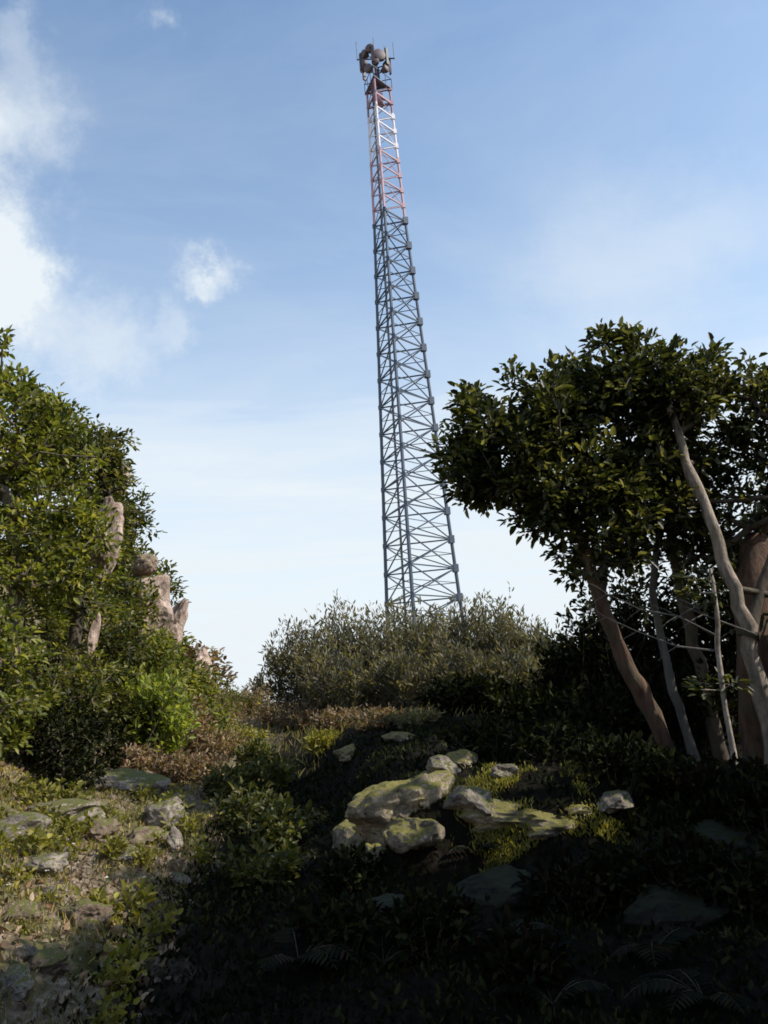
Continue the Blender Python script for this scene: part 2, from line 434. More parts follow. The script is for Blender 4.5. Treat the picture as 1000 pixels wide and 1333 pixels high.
# ------------------------------------------------------------------ lattice tower
TB = P(548, 800, 70); TX, TY = TB.x, TB.y
TG = gh(TX, TY)
def zpx(py, px=500):     # height of the tower at a picture row
    d = ray(px, py); k = math.hypot(TX, TY) / math.hypot(d.x, d.y); return EYE.z + d.z * k
Z1, Z2, Z3, ZT = zpx(285, 507), zpx(205, 503), zpx(145, 500), zpx(112, 498)
ZTOP = zpx(74, 495)
print('tower', TX, TY, Z1, Z2, Z3, ZT, ZTOP)
ZB = [Z1 - TG, Z2 - TG, Z3 - TG]
M['bands'] = bands('bands')
tw = empty('lattice_tower', (TX, TY, TG), 'tall steel lattice mast with red and white top rising behind the shrubs', 'tower')
def RR(z):
    zb = zpx(800, 548)
    if z < Z1: return 3.66 + (1.66 - 3.66) * (z - zb) / (Z1 - zb)
    return 1.66 + (1.25 - 1.66) * (z - Z1) / (ZT - Z1)
ANG = [R(19.5), R(139.5), R(259.5)]
def LP(k, z): r = RR(z); return Vector((TX + r * math.cos(ANG[k]), TY + r * math.sin(ANG[k]), z))
lev = []; z = TG; n1 = 17
for i in range(n1): lev.append(TG + (Z1 - TG) * i / n1)
n2 = 9
for i in range(n2 + 1): lev.append(Z1 + (ZT - Z1) * i / n2)
for k in range(3):
    mb = MB(); mb.tube([LP(k, z) for z in lev], [.16 - .06 * i / len(lev) for i in range(len(lev))], 8); mb.build('leg', M['bands'], tw)
    mb = MB(); q = LP(k, TG); mb.box((q.x, q.y, TG + .2), (1.2, 1.2, .9)); mb.build('footing', M['rock_grey'], tw)
for i in range(len(lev)):
    z = lev[i]; mb = MB()
    for k in range(3): mb.tube([LP(k, z), LP((k + 1) % 3, z)], .075, 4)
    if i: mb.build('horizontal_strut', M['bands'], tw)
    if i < len(lev) - 1:
        z2 = lev[i + 1]
        for k in range(3):
            mb = MB(); k2 = (k + 1) % 3
            if i < n1:
                mb.tube([LP(k, z), LP(k2, z2)], .06, 4); mb.tube([LP(k2, z), LP(k, z2)], .06, 4)
                mid = (LP(k, z) + LP(k2, z2) + LP(k2, z) + LP(k, z2)) / 4
                mb.tube([LP(k, (z + z2) / 2), mid], .04, 4); mb.tube([mid, LP(k2, (z + z2) / 2)], .04, 4)
            else:
                mb.tube([LP(k, z), LP(k2, z2)] if i % 2 else [LP(k2, z), LP(k, z2)], .04, 4)
            mb.build('cross_brace', M['bands'], tw)
    if 0 < i:
        for k in range(3):
            s = .44 if k == 0 else .27
            if i > n1: s *= .7
            p = LP(k, z); mb = MB(); mb.box((p.x, p.y, z), (s, s, s * 1.5), ANG[k])
            mb.build('gusset_plate', M['galv'] if i <= n1 else M['bands'], tw)
# ladder and cable run inside the mast
mb = MB()
def LADD(z, o):
    a, b_ = LP(1, z), LP(2, z); p = a.lerp(b_, .62); c = Vector((TX, TY, z)); p = p.lerp(c, .12); t = (b_ - a).normalized(); return p + t * o
for o in (-.22, .22): mb.tube([LADD(z, o) for z in lev], .03, 4)
zz = TG + .3
while zz < ZT: mb.tube([LADD(zz, -.22), LADD(zz, .22)], .018, 4); zz += .35
mb.build('ladder', M['galv'], tw)
mb = MB()
for o in (-.05, .04, .13): mb.tube([LADD(z, o) + Vector((0, .15, 0)) for z in lev], .03, 5)
mb.build('cable_run', M['darkbox'], tw)
# head platform
ZP = zpx(100, 496)
mb = MB(); NP = 3
def HP(a, r, z): return Vector((TX + r * math.cos(a), TY + r * math.sin(a), z))
for k in range(3):
    a, b_ = ANG[k], ANG[(k + 1) % 3]
    mb.tube([HP(a, 1.5, ZT), HP(b_, 1.5, ZT)], .07, 4); mb.tube([HP(a, 1.5, ZT + 1.1), HP(b_, 1.5, ZT + 1.1)], .04, 4)
    mb.tube([HP(a, 1.0, ZT), HP(a, 1.5, ZT)], .06, 4); mb.tube([HP(a, 1.5, ZT), HP(a, 1.5, ZT + 1.1)], .04, 4)
    for s in (.33, .66):
        q = HP(a, 1.5, ZT).lerp(HP(b_, 1.5, ZT), s); mb.tube([q, q + Vector((0, 0, 1.1))], .035, 4)
base = [HP(a, 1.1, ZT + .08) for a in ANG]; b0 = len(mb.v); mb.v += base + [p + Vector((0, 0, .06)) for p in base]
mb.f += [(b0, b0 + 2, b0 + 1), (b0 + 3, b0 + 4, b0 + 5), (b0, b0 + 1, b0 + 4, b0 + 3), (b0 + 1, b0 + 2, b0 + 5, b0 + 4), (b0 + 2, b0, b0 + 3, b0 + 5)]
mb.build('platform', M['galv'], tw)
mb = MB(); mb.tube([(TX, TY, ZT), (TX, TY, ZTOP + .5)], .12, 8); mb.build('top_pole', M['bands'], tw)
mb = MB()
mb.tube([(TX - 1.7, TY, ZTOP - .1), (TX + 1.9, TY + .2, ZTOP - .1)], .07, 5); mb.tube([(TX - .4, TY - 1.8, ZTOP - .25), (TX + .3, TY + 1.8, ZTOP - .25)], .06, 5)
mb.build('crossarm', M['galv'], tw)
for a, z, r in ((195, ZT + 2.1, .62), (235, ZT + 1.2, .42), (290, ZT + 2.4, .6), (345, ZT + 2.0, .45), (250, ZT + 3.2, .42), (215, ZT + 3.0, .4), (320, ZT + 1.2, .36), (270, ZT + 1.7, .36)):
    c0 = HP(R(a), .75, z); mb = MB(); ax = Vector((math.cos(R(a)), math.sin(R(a)), 0))
    mb.tube([c0, c0 + ax * .15, c0 + ax * .35, c0 + ax * .6, c0 + ax * .64], [.2, r * .7, r, r, r * .9], 20)
    d = mb.build('drum_antenna', M['dish'], tw, True)
    mb = MB(); mb.tube([(TX, TY, z), c0], .06, 5); mb.build('mount', M['galv'], d, origin=None)
for a in (15, 80, 140, 200, 262, 320):
    q = HP(R(a), 1.45, ZT + 2.4); mb = MB(); mb.box(q, (.15, .3, 1.7), R(a)); mb.build('panel_antenna', M['dish'] if a % 40 else M['darkbox'], tw)
for x, y, h in ((-1.65, 0, 1.9), (-.9, .05, 1.2), (1.85, .2, 1.7), (1.0, .1, 1.3), (0, 0, 2.2)):
    mb = MB(); mb.tube([(TX + x, TY + y, ZTOP - .2), (TX + x, TY + y, ZTOP + h)], .03, 5); mb.build('whip_antenna', M['dish'], tw)
mb = MB(); 
for k in range(3): mb.tube([LP(k, ZT - 1.6), LP((k + 1) % 3, ZT - 1.6)], .1, 4)
mb.box((TX, TY, ZT - 1.5), (.9, .9, .9)); mb.build('equipment_box', M['bands'], tw)

# ------------------------------------------------------------------ crown openings carved for sunlight
GAPS += [(P(530, 1090, 5.4), .14), (P(540, 1060, 5.8), .25), (P(660, 1050, 5.4), .16), (P(745, 1050, 5.4), .16), (P(600, 1010, 6), .25), (P(820, 1050, 5.4), .12), (P(840, 930, 8), .15), (P(620, 1035, 5.6), .12), (P(690, 1035, 5.6), .16), (P(780, 1040, 5.6), .16), (P(700, 900, 9), .3), (P(520, 985, 6.0), .30), (P(560, 1000, 6.0), .22), (P(480, 1030, 5.8), .2), (P(650, 1035, 6.0), .18), (P(740, 1035, 6.0), .22), (P(820, 1045, 6.0), .14),
         (P(900, 640, 7.4), .2), (P(930, 700, 7.3), .2), (P(955, 790, 7.3), .18), (P(935, 860, 7.0), .16), (P(950, 980, 6.9), .14), (P(960, 1040, 6.9), .14),
         (P(400, 950, 9.5), .5), (P(970, 1080, 6), .2)]

# ------------------------------------------------------------------ right trees
def PP(*a): return [P(*q) for q in a]
def grounded(pts, sink=.08):
    q = pts[0]; q.z = min(q.z, gh(q.x, q.y) - sink); return pts
def blobpx(px, py, Y, rx, ry, rz, n): return (P(px, py, Y), (rx, ry, rz), n)
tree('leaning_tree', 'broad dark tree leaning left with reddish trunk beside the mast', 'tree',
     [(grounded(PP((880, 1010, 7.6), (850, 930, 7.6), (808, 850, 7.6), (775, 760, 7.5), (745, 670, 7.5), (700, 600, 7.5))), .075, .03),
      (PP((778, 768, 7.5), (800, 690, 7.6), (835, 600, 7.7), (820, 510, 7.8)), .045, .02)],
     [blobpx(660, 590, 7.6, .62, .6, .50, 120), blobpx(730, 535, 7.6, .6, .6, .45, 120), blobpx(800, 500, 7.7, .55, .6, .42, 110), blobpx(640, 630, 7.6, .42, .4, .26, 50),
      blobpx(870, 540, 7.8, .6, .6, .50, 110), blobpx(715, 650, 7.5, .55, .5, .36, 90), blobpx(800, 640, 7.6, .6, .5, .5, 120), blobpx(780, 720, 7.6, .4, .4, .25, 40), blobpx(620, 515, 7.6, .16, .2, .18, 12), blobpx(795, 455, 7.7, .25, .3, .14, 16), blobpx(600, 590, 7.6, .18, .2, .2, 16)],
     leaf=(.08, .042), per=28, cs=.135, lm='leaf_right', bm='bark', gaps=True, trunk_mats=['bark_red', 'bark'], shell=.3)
tree('pale_trunk_tree', 'tree with sunlit pale brown diagonal trunk near the right edge', 'tree',
     [(grounded(PP((1025, 1090, 7.3), (1000, 940, 7.3), (963, 790, 7.3), (930, 690, 7.35), (893, 600, 7.4), (870, 520, 7.5))), .085, .026),
      (PP((972, 830, 7.3), (1010, 700, 7.4), (1040, 560, 7.6)), .05, .02)],
     [blobpx(960, 560, 7.8, .6, .6, .55, 120), blobpx(1040, 600, 7.7, .6, .7, .7, 80), blobpx(990, 500, 7.8, .4, .5, .25, 30), blobpx(890, 470, 7.9, .35, .4, .2, 34), blobpx(870, 640, 8.1, .5, .4, .5, 90), blobpx(1050, 760, 7.7, .5, .6, .6, 60), blobpx(950, 720, 8.3, .5, .4, .4, 60)],
     leaf=(.085, .04), per=20, cs=.13, lm='leaf_right', bm='bark', gaps=True, trunk_mats=['bark_limb', 'bark'])
tree('grey_stem_tree', 'slim grey trunk standing in shade behind the reddish leaning trunk', 'tree',
     [(grounded(PP((925, 1050, 8.2), (895, 960, 8.2), (868, 860, 8.2), (850, 770, 8.2), (860, 680, 8.2))), .05, .025)],
     [blobpx(870, 700, 8.4, .5, .4, .4, 60), blobpx(960, 660, 8.6, .4, .4, .4, 30)],
     leaf=(.08, .035), per=18, cs=.14, lm='leaf_right', bm='bark_grey', gaps=True)
tree('brown_stem_tree', 'brown leaning trunk between the grey stem and the pale diagonal trunk', 'tree',
     [(grounded(PP((955, 1060, 8.4), (930, 950, 8.4), (905, 840, 8.4), (880, 740, 8.4), (870, 660, 8.4))), .075, .04)],
     [blobpx(900, 640, 8.5, .5, .4, .4, 50), blobpx(960, 780, 8.7, .35, .3, .3, 24)],
     leaf=(.08, .038), per=20, cs=.14, lm='leaf_right', bm='bark', gaps=True)
tree('pale_sapling', 'thin almost bare sapling with whitish stem on the right bank', 'tree',
     [(grounded(PP((968, 1068, 6.9), (955, 980, 6.9), (938, 880, 6.9), (933, 800, 6.9), (925, 740, 6.95))), .026, .012)],
     [blobpx(930, 890, 6.9, .22, .15, .08, 9), blobpx(925, 760, 7.0, .3, .3, .15, 7)],
     leaf=(.07, .03), per=14, cs=.10, lm='leaf_right', bm='bark_pale', tw=.003, trunk_mats=['bark_pale'])
# reddish thick trunk at the right edge
tree('edge_tree', 'thick dark reddish brown trunk cut off by the right edge', 'tree',
     [(grounded(PP((1002, 1100, 7.8), (990, 950, 7.8), (980, 830, 7.8), (990, 700, 8.0))), .17, .12)],
     [blobpx(1080, 650, 8.4, .8, .7, .8, 70)], leaf=(.085, .04), per=18, cs=.15, lm='leaf_right', bm='bark_red', gaps=True)
# dead bare branches
for pts, lab in ((((935, 830, 7.0), (880, 800, 7.0), (835, 795, 7.1), (790, 775, 7.2)), 'upper bare dead branch reaching left off the pale sapling'),
                 (((930, 850, 6.9), (880, 840, 6.9), (830, 825, 6.9), (790, 800, 7.0)), 'lower bare dead branch reaching left off the pale sapling'),
                 (((985, 830, 7.0), (960, 820, 7.0), (915, 800, 6.9), (905, 790, 6.9)), 'short pale dead branch crossing the sapling')):
    mb = MB(); q = PP(*pts); q = [v + Vector((0, random.uniform(-.03, .03), random.uniform(-.02, .02))) for v in q]; mb.tube(q, [.010, .008, .005, .002], 5)
    for i in range(1, 4):
        for s in (-1, 1):
            e = q[i] + Vector((-.12 - .1 * random.random(), random.uniform(-.1, .1), s * .1)); mb.tube([q[i], (q[i] + e) / 2 + Vector((0, 0, .01)), e], [.005, .004, .002], 4)
    o = mb.build('dead_branch', M['bark_grey'], origin=q[0]); tag(o, lab, 'branch', 'bare dead branches under the right tree')
# shrubs between thicket and tree, leaves coloured near-black for the shade there
for i, (px, py, Y, h, s, lab) in enumerate(((745, 905, 10.5, .85, .5, 'rounded dark shrub below the leaning tree crown'), (790, 930, 10, 1.2, .6, 'dark leafy shrub directly behind the reddish leaning trunk'),
        (690, 960, 9.3, .36, .5, 'low dark shrub right of the mossy boulder'), (860, 940, 9.8, 1.5, .7, 'tall dark shrub behind the slim grey trunk'), (950, 940, 9.4, 1.6, .7, 'tall dark shrub behind the pale sapling'),
        (620, 950, 9.6, .28, .5, 'low dark bush behind the mossy boulder'), (1010, 920, 9.5, 2.2, .8, 'tall dark shrub by the right edge'), (830, 900, 9.6, 1.7, .7, 'tallest dark shrub between the reddish and grey trunks'), (905, 990, 8.8, .8, .5, 'low dark shrub between the grey trunk and the pale sapling'), (780, 990, 8.6, .6, .5, 'low dark shrub at the foot of the reddish trunk'))):
    q = P(px, py, Y); q.z = gh(q.x, q.y)
    shrub('dark_shrub', lab, 'shrub', q, h * 1.35, s * 1.1, 85, (.085, .04), 'leaf_shaded', 'bark', 'dark shrubs under the right trees', per=34, upl=.5)

# unseen trees added beyond the right side of the frame to shade the gully
for i, (x, y, z, r, lab) in enumerate(((3.9, 1.0, 4.85, 1.0, 'unseen shade-casting tree on the right bank nearest the camera'), (4.2, 3.0, 4.95, 1.0, 'unseen shade-casting tree on the right bank, second from camera'),
                                  (4.7, 4.9, 5.0, 1.0, 'unseen shade-casting tree on the right bank beside the edge trunk'), (3.7, -1.2, 4.8, 1.1, 'unseen shade-casting tree on the right bank behind the camera'), (3.9, -3.4, 4.0, 1.2, 'last unseen shade-casting tree on the right bank behind the camera'))):
    b0 = Vector((x + .3, y, gh(x + .3, y) - .1))
    tree('unseen_shade_tree', lab, 'tree', [([b0, Vector((x + .1, y, z * .6)), Vector((x, y, z + .3))], .1, .04)],
         [(Vector((x, y, z)), (r, 1.25, .85), 170), (Vector((x + .1, y, z - 1.1)), (r, 1.3, .8), 120), (Vector((x + .2, y, z - 2.2)), (r, 1.2, .8), 110)], leaf=(.15, .09), per=22, cs=.2, lm='leaf_shaded', gaps=True, group='unseen trees added to shade the gully', shell=.2)

# ------------------------------------------------------------------ centre thicket
for i, (px, Y, top, lab) in enumerate(((385, 14.5, 835, 'leftmost grey-green shrub of the thicket'), (415, 14, 825, 'second shrub from the left in the thicket'), (455, 14.6, 812, 'grey-green shrub left of the mast foot'),
        (490, 14.2, 818, 'shrub just left of the mast legs'), (530, 14.6, 815, 'shrub in front of the mast foot'), (565, 14.0, 818, 'shrub in front of the right mast leg'),
        (605, 14.6, 808, 'grey-green shrub right of the mast foot'), (645, 14.2, 805, 'tall upright shrub right of the mast'), (685, 14.4, 825, 'shrub at the right end of the thicket'), (720, 13.8, 845, 'rightmost grey-green shrub beside the dark tree'),
        (440, 13.2, 872, 'low front shrub on left half of thicket'), (520, 13.2, 868, 'low front shrub in the middle of the thicket'), (600, 13.0, 868, 'low front shrub on the right half of the thicket'), (675, 12.8, 872, 'low front shrub at the right of the thicket'))):
    q = P(px, 900, Y); q.z = gh(q.x, q.y); h = P(px, top - 26, Y).z - q.z
    shrub('thicket_shrub', lab, 'shrub', q, h * 1.06, .58, 95, (.095, .026), 'leaf_grey', 'bark_grey', 'grey-green shrubs of the thicket below the mast', per=30, upl=1.0)
    if i in (2, 7): shrub('bare_shoot', 'leafy shoot standing above the thicket ' + ('left' if i == 2 else 'right') + ' of the mast', 'shrub', q + Vector((-.1 + .5 * (i == 7), -.1, 0)), h + (.33 if i == 2 else .45), .06, 4, (.08, .025), 'leaf_grey', per=26)
q = P(340, 905, 17); q.z = gh(q.x, q.y); shrub('small_bush', 'small lone bush in the sky gap left of the thicket', 'shrub', q, P(340, 872, 17).z - q.z, .28, 30, (.08, .03), 'leaf_grey', per=24)
q = P(300, 915, 16); q.z = gh(q.x, q.y); shrub('low_bush', 'low green bush closing the end of the gully', 'shrub', q, .35, .6, 40, (.08, .04), 'leaf_left', per=24, upl=.5)

# ------------------------------------------------------------------ reddish heather
for i, (px, py, s, h, m, lab) in enumerate(((365, 945, .28, .22, 'leaf_brown', 'reddish brown heather clump, leftmost at the gully head'), (400, 950, .3, .22, 'leaf_brown', 'reddish brown heather clump in the sun above the gully'), (440, 950, .28, .2, 'leaf_brown', 'reddish heather clump left of the boulder'),
        (425, 975, .22, .16, 'leaf_yellow', 'yellow-green clump hanging over gully edge'), (490, 945, .35, .16, 'leaf_brown', 'low heather clump behind the mossy boulder'), (535, 945, .3, .14, 'leaf_grey', 'low grey clump behind the mossy boulder'),
        (300, 955, .35, .3, 'leaf_brown', 'brown scrub clump at right end of the left bank'), (265, 985, .3, .28, 'leaf_brown', 'brown scrub clump beside the bright green bush'), (285, 930, .4, .35, 'leaf_left', 'green scrub beneath the last rock outcrop'),
        (230, 1010, .3, .22, 'leaf_brown', 'brown scrub above the pale rock'), (330, 925, .35, .3, 'leaf_brown', 'brown scrub under the small lone bush'), (250, 1020, .32, .25, 'leaf_brown', 'brown scrub to the right of the pale rock top'), (285, 985, .3, .25, 'leaf_brown', 'brown scrub near the middle of the gully edge'), (170, 1000, .3, .2, 'leaf_brown', 'brown scrub behind the grey slab'), (315, 975, .3, .22, 'leaf_yellow', 'yellow-green scrub at the shadow edge'))):
    q = G(px, py, 16); q.z = gh(q.x, q.y)
    shrub('heather', lab, 'heather', q, h * max(1, q.y / 8), s * max(1, q.y / 8), 46, (.05, .022), m, 'bark', 'heather and scrub clumps around the gully head', per=22, upl=.6)

for i, (px, Y, h, s_, m_, lab) in enumerate(((283, 18, .55, .45, 'leaf_left_dark', 'low dark green bush at the left end of the sky gap'), (262, 16.5, .7, .4, 'leaf_brown', 'brown bush on the crest where the left bank ends'), (310, 19, .5, .45, 'leaf_left', 'low green bush under the middle of the sky gap'), (245, 18, 1.0, .45, 'leaf_left', 'green bush on the crest right of the slanting outcrop'))):
    q = P(px, 900, Y); q.z = gh(q.x, q.y)
    shrub('crest_bush', lab, 'shrub', q, h, s_, 50, (.09, .045), m_, 'bark', per=26, upl=.6)
# ------------------------------------------------------------------ left trees and bank
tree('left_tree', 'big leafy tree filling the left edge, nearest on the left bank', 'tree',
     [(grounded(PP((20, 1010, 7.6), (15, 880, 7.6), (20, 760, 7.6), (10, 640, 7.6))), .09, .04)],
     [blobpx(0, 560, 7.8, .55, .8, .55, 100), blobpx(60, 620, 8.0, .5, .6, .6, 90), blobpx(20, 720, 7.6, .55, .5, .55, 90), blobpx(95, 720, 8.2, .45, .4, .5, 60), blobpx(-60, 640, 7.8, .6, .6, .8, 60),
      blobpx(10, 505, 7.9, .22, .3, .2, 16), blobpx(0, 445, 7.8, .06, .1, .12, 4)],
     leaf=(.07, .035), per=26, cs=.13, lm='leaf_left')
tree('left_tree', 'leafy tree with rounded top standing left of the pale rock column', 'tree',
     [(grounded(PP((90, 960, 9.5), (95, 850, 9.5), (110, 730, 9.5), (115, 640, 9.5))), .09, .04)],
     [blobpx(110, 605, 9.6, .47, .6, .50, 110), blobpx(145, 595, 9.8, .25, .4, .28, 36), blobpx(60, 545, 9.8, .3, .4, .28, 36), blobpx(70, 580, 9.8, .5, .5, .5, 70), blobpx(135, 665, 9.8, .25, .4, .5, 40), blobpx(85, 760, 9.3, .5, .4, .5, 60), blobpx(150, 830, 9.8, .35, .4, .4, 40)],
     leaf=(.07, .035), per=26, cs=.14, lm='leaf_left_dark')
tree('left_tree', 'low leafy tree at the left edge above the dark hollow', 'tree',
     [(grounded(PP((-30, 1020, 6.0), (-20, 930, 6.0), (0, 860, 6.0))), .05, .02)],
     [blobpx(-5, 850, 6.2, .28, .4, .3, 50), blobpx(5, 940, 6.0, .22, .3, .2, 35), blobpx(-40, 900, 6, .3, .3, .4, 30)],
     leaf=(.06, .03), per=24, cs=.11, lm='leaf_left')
# shrubs on the steep far bank
k = 0
banksh = [(150, 900, 9.5, 'leaf_left_dark'), (110, 880, 9.0, 'leaf_left'), (60, 860, 8.6, 'leaf_left_dark'), (180, 800, 13, 'leaf_left'), (150, 730, 13.5, 'leaf_left_dark'), (152, 645, 13.5, 'leaf_left_dark'), (120, 700, 12.5, 'leaf_left'),
          (200, 860, 13, 'leaf_left'), (222, 905, 14.5, 'leaf_left'), (232, 890, 16, 'leaf_brown'), (176, 800, 17, 'leaf_left_dark'), (160, 735, 17, 'leaf_left_dark'), (228, 862, 17, 'leaf_left'), (175, 770, 15, 'leaf_left'), (245, 900, 19, 'leaf_brown'),
          (130, 800, 11, 'leaf_left'), (90, 820, 10.5, 'leaf_left_dark'), (205, 900, 12, 'leaf_left'), (170, 900, 11, 'leaf_left'), (140, 950, 9.5, 'leaf_left_dark'), (230, 930, 11, 'leaf_brown'), (265, 940, 12, 'leaf_left')]
desc = ['rounded', 'spreading', 'ragged', 'dense', 'loose', 'small', 'bushy', 'tangled']
spots = ['below the tree with the rounded top', 'left of the dark hollow', 'above the dark hollow', 'left of the middle rock outcrop', 'right of the pale rock column', 'above the pale rock column', 'left of the pale rock column',
         'under the middle rock outcrop', 'under the right rock outcrop', 'at the foot of the right rock outcrop', 'above the right rock outcrop', 'on top of the middle rock outcrop', 'beside the right rock outcrop', 'between two rock outcrops', 'at the far end of left bank',
         'beneath the pale rock column', 'between left tree and rock column', 'above the bright green bush', 'left of the bright green bush', 'behind the grey slab', 'right of the bright green bush', 'where the left bank meets the gully']
for i, (px, py, Y, m) in enumerate(banksh):
    q = P(px, py, Y); gz = gh(q.x, q.y)
    tree('bank_shrub', f'{desc[i % 8]} {"brown" if m == "leaf_brown" else "green"} shrub {spots[i]}', 'shrub',
         [([Vector((q.x, q.y + .2, gz - .1)), Vector((q.x, q.y + .1, (gz + max(q.z, gz + .3)) / 2)), Vector((q.x, q.y, max(q.z, gz + .3)))], .035, .012)],
         [(Vector((q.x, q.y, max(q.z, gz + .2) - .05)), (.034 * Y, .4, .034 * Y), 42)], leaf=(.0062 * Y, .003 * Y), per=22, cs=.0115 * Y, lm=m, group='shrubs covering the steep left bank')
q = G(205, 1000, 10)
shrub('bright_bush', 'bright yellow-green bush glowing in the sun on the left bank', 'shrub', q, P(212, 862, q.y).z - q.z, .42, 110, (.075, .035), 'leaf_bright', 'bark', per=34, upl=.8)
q2 = G(160, 960, 12)
shrub('bright_bush', 'smaller green bush to the left of the bright yellow-green one', 'shrub', q2, .7, .35, 60, (.07, .03), 'leaf_left', 'bark', per=30, upl=.7)

banksh2 = [(30, 800, 8.4, 'leaf_left', 'large leafy shrub between the edge tree and the rock column'), (60, 690, 8.8, 'leaf_left_dark', 'leafy shrub filling the middle of the left bank'), (90, 900, 8.2, 'leaf_left_dark', 'leafy shrub drooping over the dark hollow'),
           (20, 900, 7.4, 'leaf_left', 'sunlit leafy shrub at the left edge above the hollow'), (175, 850, 11, 'leaf_left', 'leafy shrub left of the bright bush top'), (160, 780, 12, 'leaf_left_dark', 'dark leafy shrub directly under the rock column'),
           (200, 880, 14.5, 'leaf_left', 'leafy shrub right of the broad outcrop'), (158, 690, 14, 'leaf_left_dark', 'leafy shrub on the skyline right of the rock column'), (185, 760, 18, 'leaf_left_dark', 'leafy shrub on the skyline above the slanting outcrop'), (250, 880, 17, 'leaf_brown', 'brown shrub on the skyline near the sky gap'),
           (185, 880, 12.2, 'leaf_left', 'leafy shrub overlapping the foot of the broad outcrop'), (228, 900, 15, 'leaf_left', 'leafy shrub under the slanting outcrop'), (60, 960, 7.6, 'leaf_shaded', 'added shrub with shade-dark leaves inside the hollow'), (110, 960, 8.2, 'leaf_shaded', 'added shrub with shade-dark leaves at the right of the hollow'), (85, 990, 7.4, 'leaf_shaded', 'low added shrub with shade-dark leaves in front of hollow')]  # darkest shrubs added so the hollow reads as deep shade
for i, (px, py, Y, m, lab) in enumerate(banksh2):
    q = P(px, py, Y); gz = gh(q.x, q.y)
    tree('bank_shrub', lab, 'shrub', [([Vector((q.x, q.y + .2, gz - .1)), Vector((q.x, q.y + .1, (gz + max(q.z, gz + .3)) / 2)), Vector((q.x, q.y, max(q.z, gz + .3)))], .035, .012)],
         [(Vector((q.x, q.y, max(q.z, gz + .2) - .05)), (.042 * Y, .45, .038 * Y), 60)], leaf=(.0068 * Y, .0034 * Y), per=24, cs=.0125 * Y, lm=m, group='shrubs covering the steep left bank')
# rock outcrops on the cliff
rock('rock_column', 'tall pinkish pale rock column standing between leafy trees', P(140, 698, 9.2), (.17, .2, .46), 'rock_pink', 3, (0, R(8), .3), .42)
rock('rock_column', 'narrow cream rock above the tall pinkish column', P(158, 625, 10.2), (.09, .18, .25), 'rock_pink', 4, (0, R(10), .3), .3)
rock('rock_outcrop', 'broad pinkish brown outcrop with dark cap on left bank', P(192, 792, 12.9), (.42, .35, .62), 'rock_pink', 5, (0, R(14), .1), .45)
rock('rock_outcrop', 'slanting cream coloured outcrop nearest the sky gap', P(226, 815, 13.8), (.22, .3, .50), 'rock_pink', 6, (0, R(25), 0), .42)
rock('rock_outcrop', 'dark brown cap rock above the broad pinkish outcrop', P(190, 738, 13.2), (.20, .25, .2), 'rock_tan', 17, (0, 0, .4), .5)
rock('rock_outcrop', 'brown rock between the broad outcrop and slanting one', P(210, 830, 13.4), (.2, .25, .35), 'rock_tan', 19, (0, R(20), .4), .5)
rock('rock_outcrop', 'small brown rock at the end of the left bank', P(264, 872, 16.4), (.18, .4, .4), 'rock_pink', 7, (0, 0, 0), .35)
rock('rock_outcrop', 'small pale rock low on the bank between leaves', P(122, 830, 9.2), (.05, .1, .28), 'rock_pink', 9, (0, R(12), 0), .3)

# ------------------------------------------------------------------ rocks near the gully
def grock(px, py, size, m, seed, lab, rot=(0, 0, 0), dz=.2, Y=None, rough=.35, name='rock', group=None):
    q = G(px, py, 14) if Y is None else P(px, py, Y)
    if Y is None: q.z = gh(q.x, q.y) + size[2] * dz
    return rock(name, lab, q, size, m, seed, rot, rough, group=group, cat='boulder' if name == 'boulder' else 'rock')
rock('boulder', 'large moss-capped boulder lit by sun in the middle', G(527, 1062) + Vector((0, .16, .0)), (.39, .32, .26), 'rock_moss', 18, (R(6), R(-14), .3), .42, 5, cat='boulder')
rock('boulder', 'pale rounded stone on top right of the mossy boulder', P(575, 1000, 6.0), (.13, .15, .08), 'rock_grey', 12, (0, R(15), .3), .3, cat='boulder')
rock('boulder', 'low mossy shoulder at the lower left of the big boulder', G(462, 1098) + Vector((0, .08, 0)), (.20, .22, .15), 'rock_moss', 13, (0, R(-25), .3), .35, cat='boulder')
rock('boulder', 'dark grey block wedged right of the big boulder', G(615, 1050) + Vector((0, .05, 0)), (.18, .25, .13), 'rock_grey', 14, (0, R(10), .3), .35, cat='boulder')
rock('boulder', 'long mossy ledge topped with grass to the right', G(725, 1062) + Vector((0, .22, -.07)), (.52, .32, .17), 'rock_moss', 15, (0, R(2), .1), .6, 5, cat='boulder')
rock('boulder', 'dark flat rock below the sapling on the right', G(905, 1100), (.42, .3, .14), 'rock_shaded', 16, (0, 0, .1), .3, cat='boulder')
for i, (px, py, sz, m_, lab) in enumerate(((455, 985, (.13, .12, .08), 'rock_moss', 'pale stone behind the left shoulder of the big boulder'), (600, 1000, (.14, .12, .09), 'rock_moss', 'mossy stone behind the right shoulder of the big boulder'), (655, 1012, (.13, .1, .06), 'rock_grey', 'pale grey stone between the big boulder and the mossy ledge'),
        (640, 1070, (.12, .1, .08), 'rock_moss', 'mossy stone under the left end of the ledge'), (520, 965, (.18, .1, .07), 'rock_moss', 'pale stony ledge piece directly behind the big boulder'), (800, 1055, (.16, .12, .07), 'rock_grey', 'grey stone at the right end of the mossy ledge'), (540, 1100, (.2, .14, .12), 'rock_moss', 'olive mossy block under the right side of the big boulder'), (490, 1120, (.12, .1, .08), 'rock_moss', 'mossy stone at the foot of the big boulder'))):
    grock(px, py, sz, m_, 80 + i, lab, (0, R(random.uniform(-12, 12)), random.random() * 3), .35, rough=.5, name='boulder')
grock(155, 1030, (.42, .3, .13), 'rock_grey', 21, 'flat grey slab in the left bank under the dark hollow', (R(5), R(8), .2), .5)
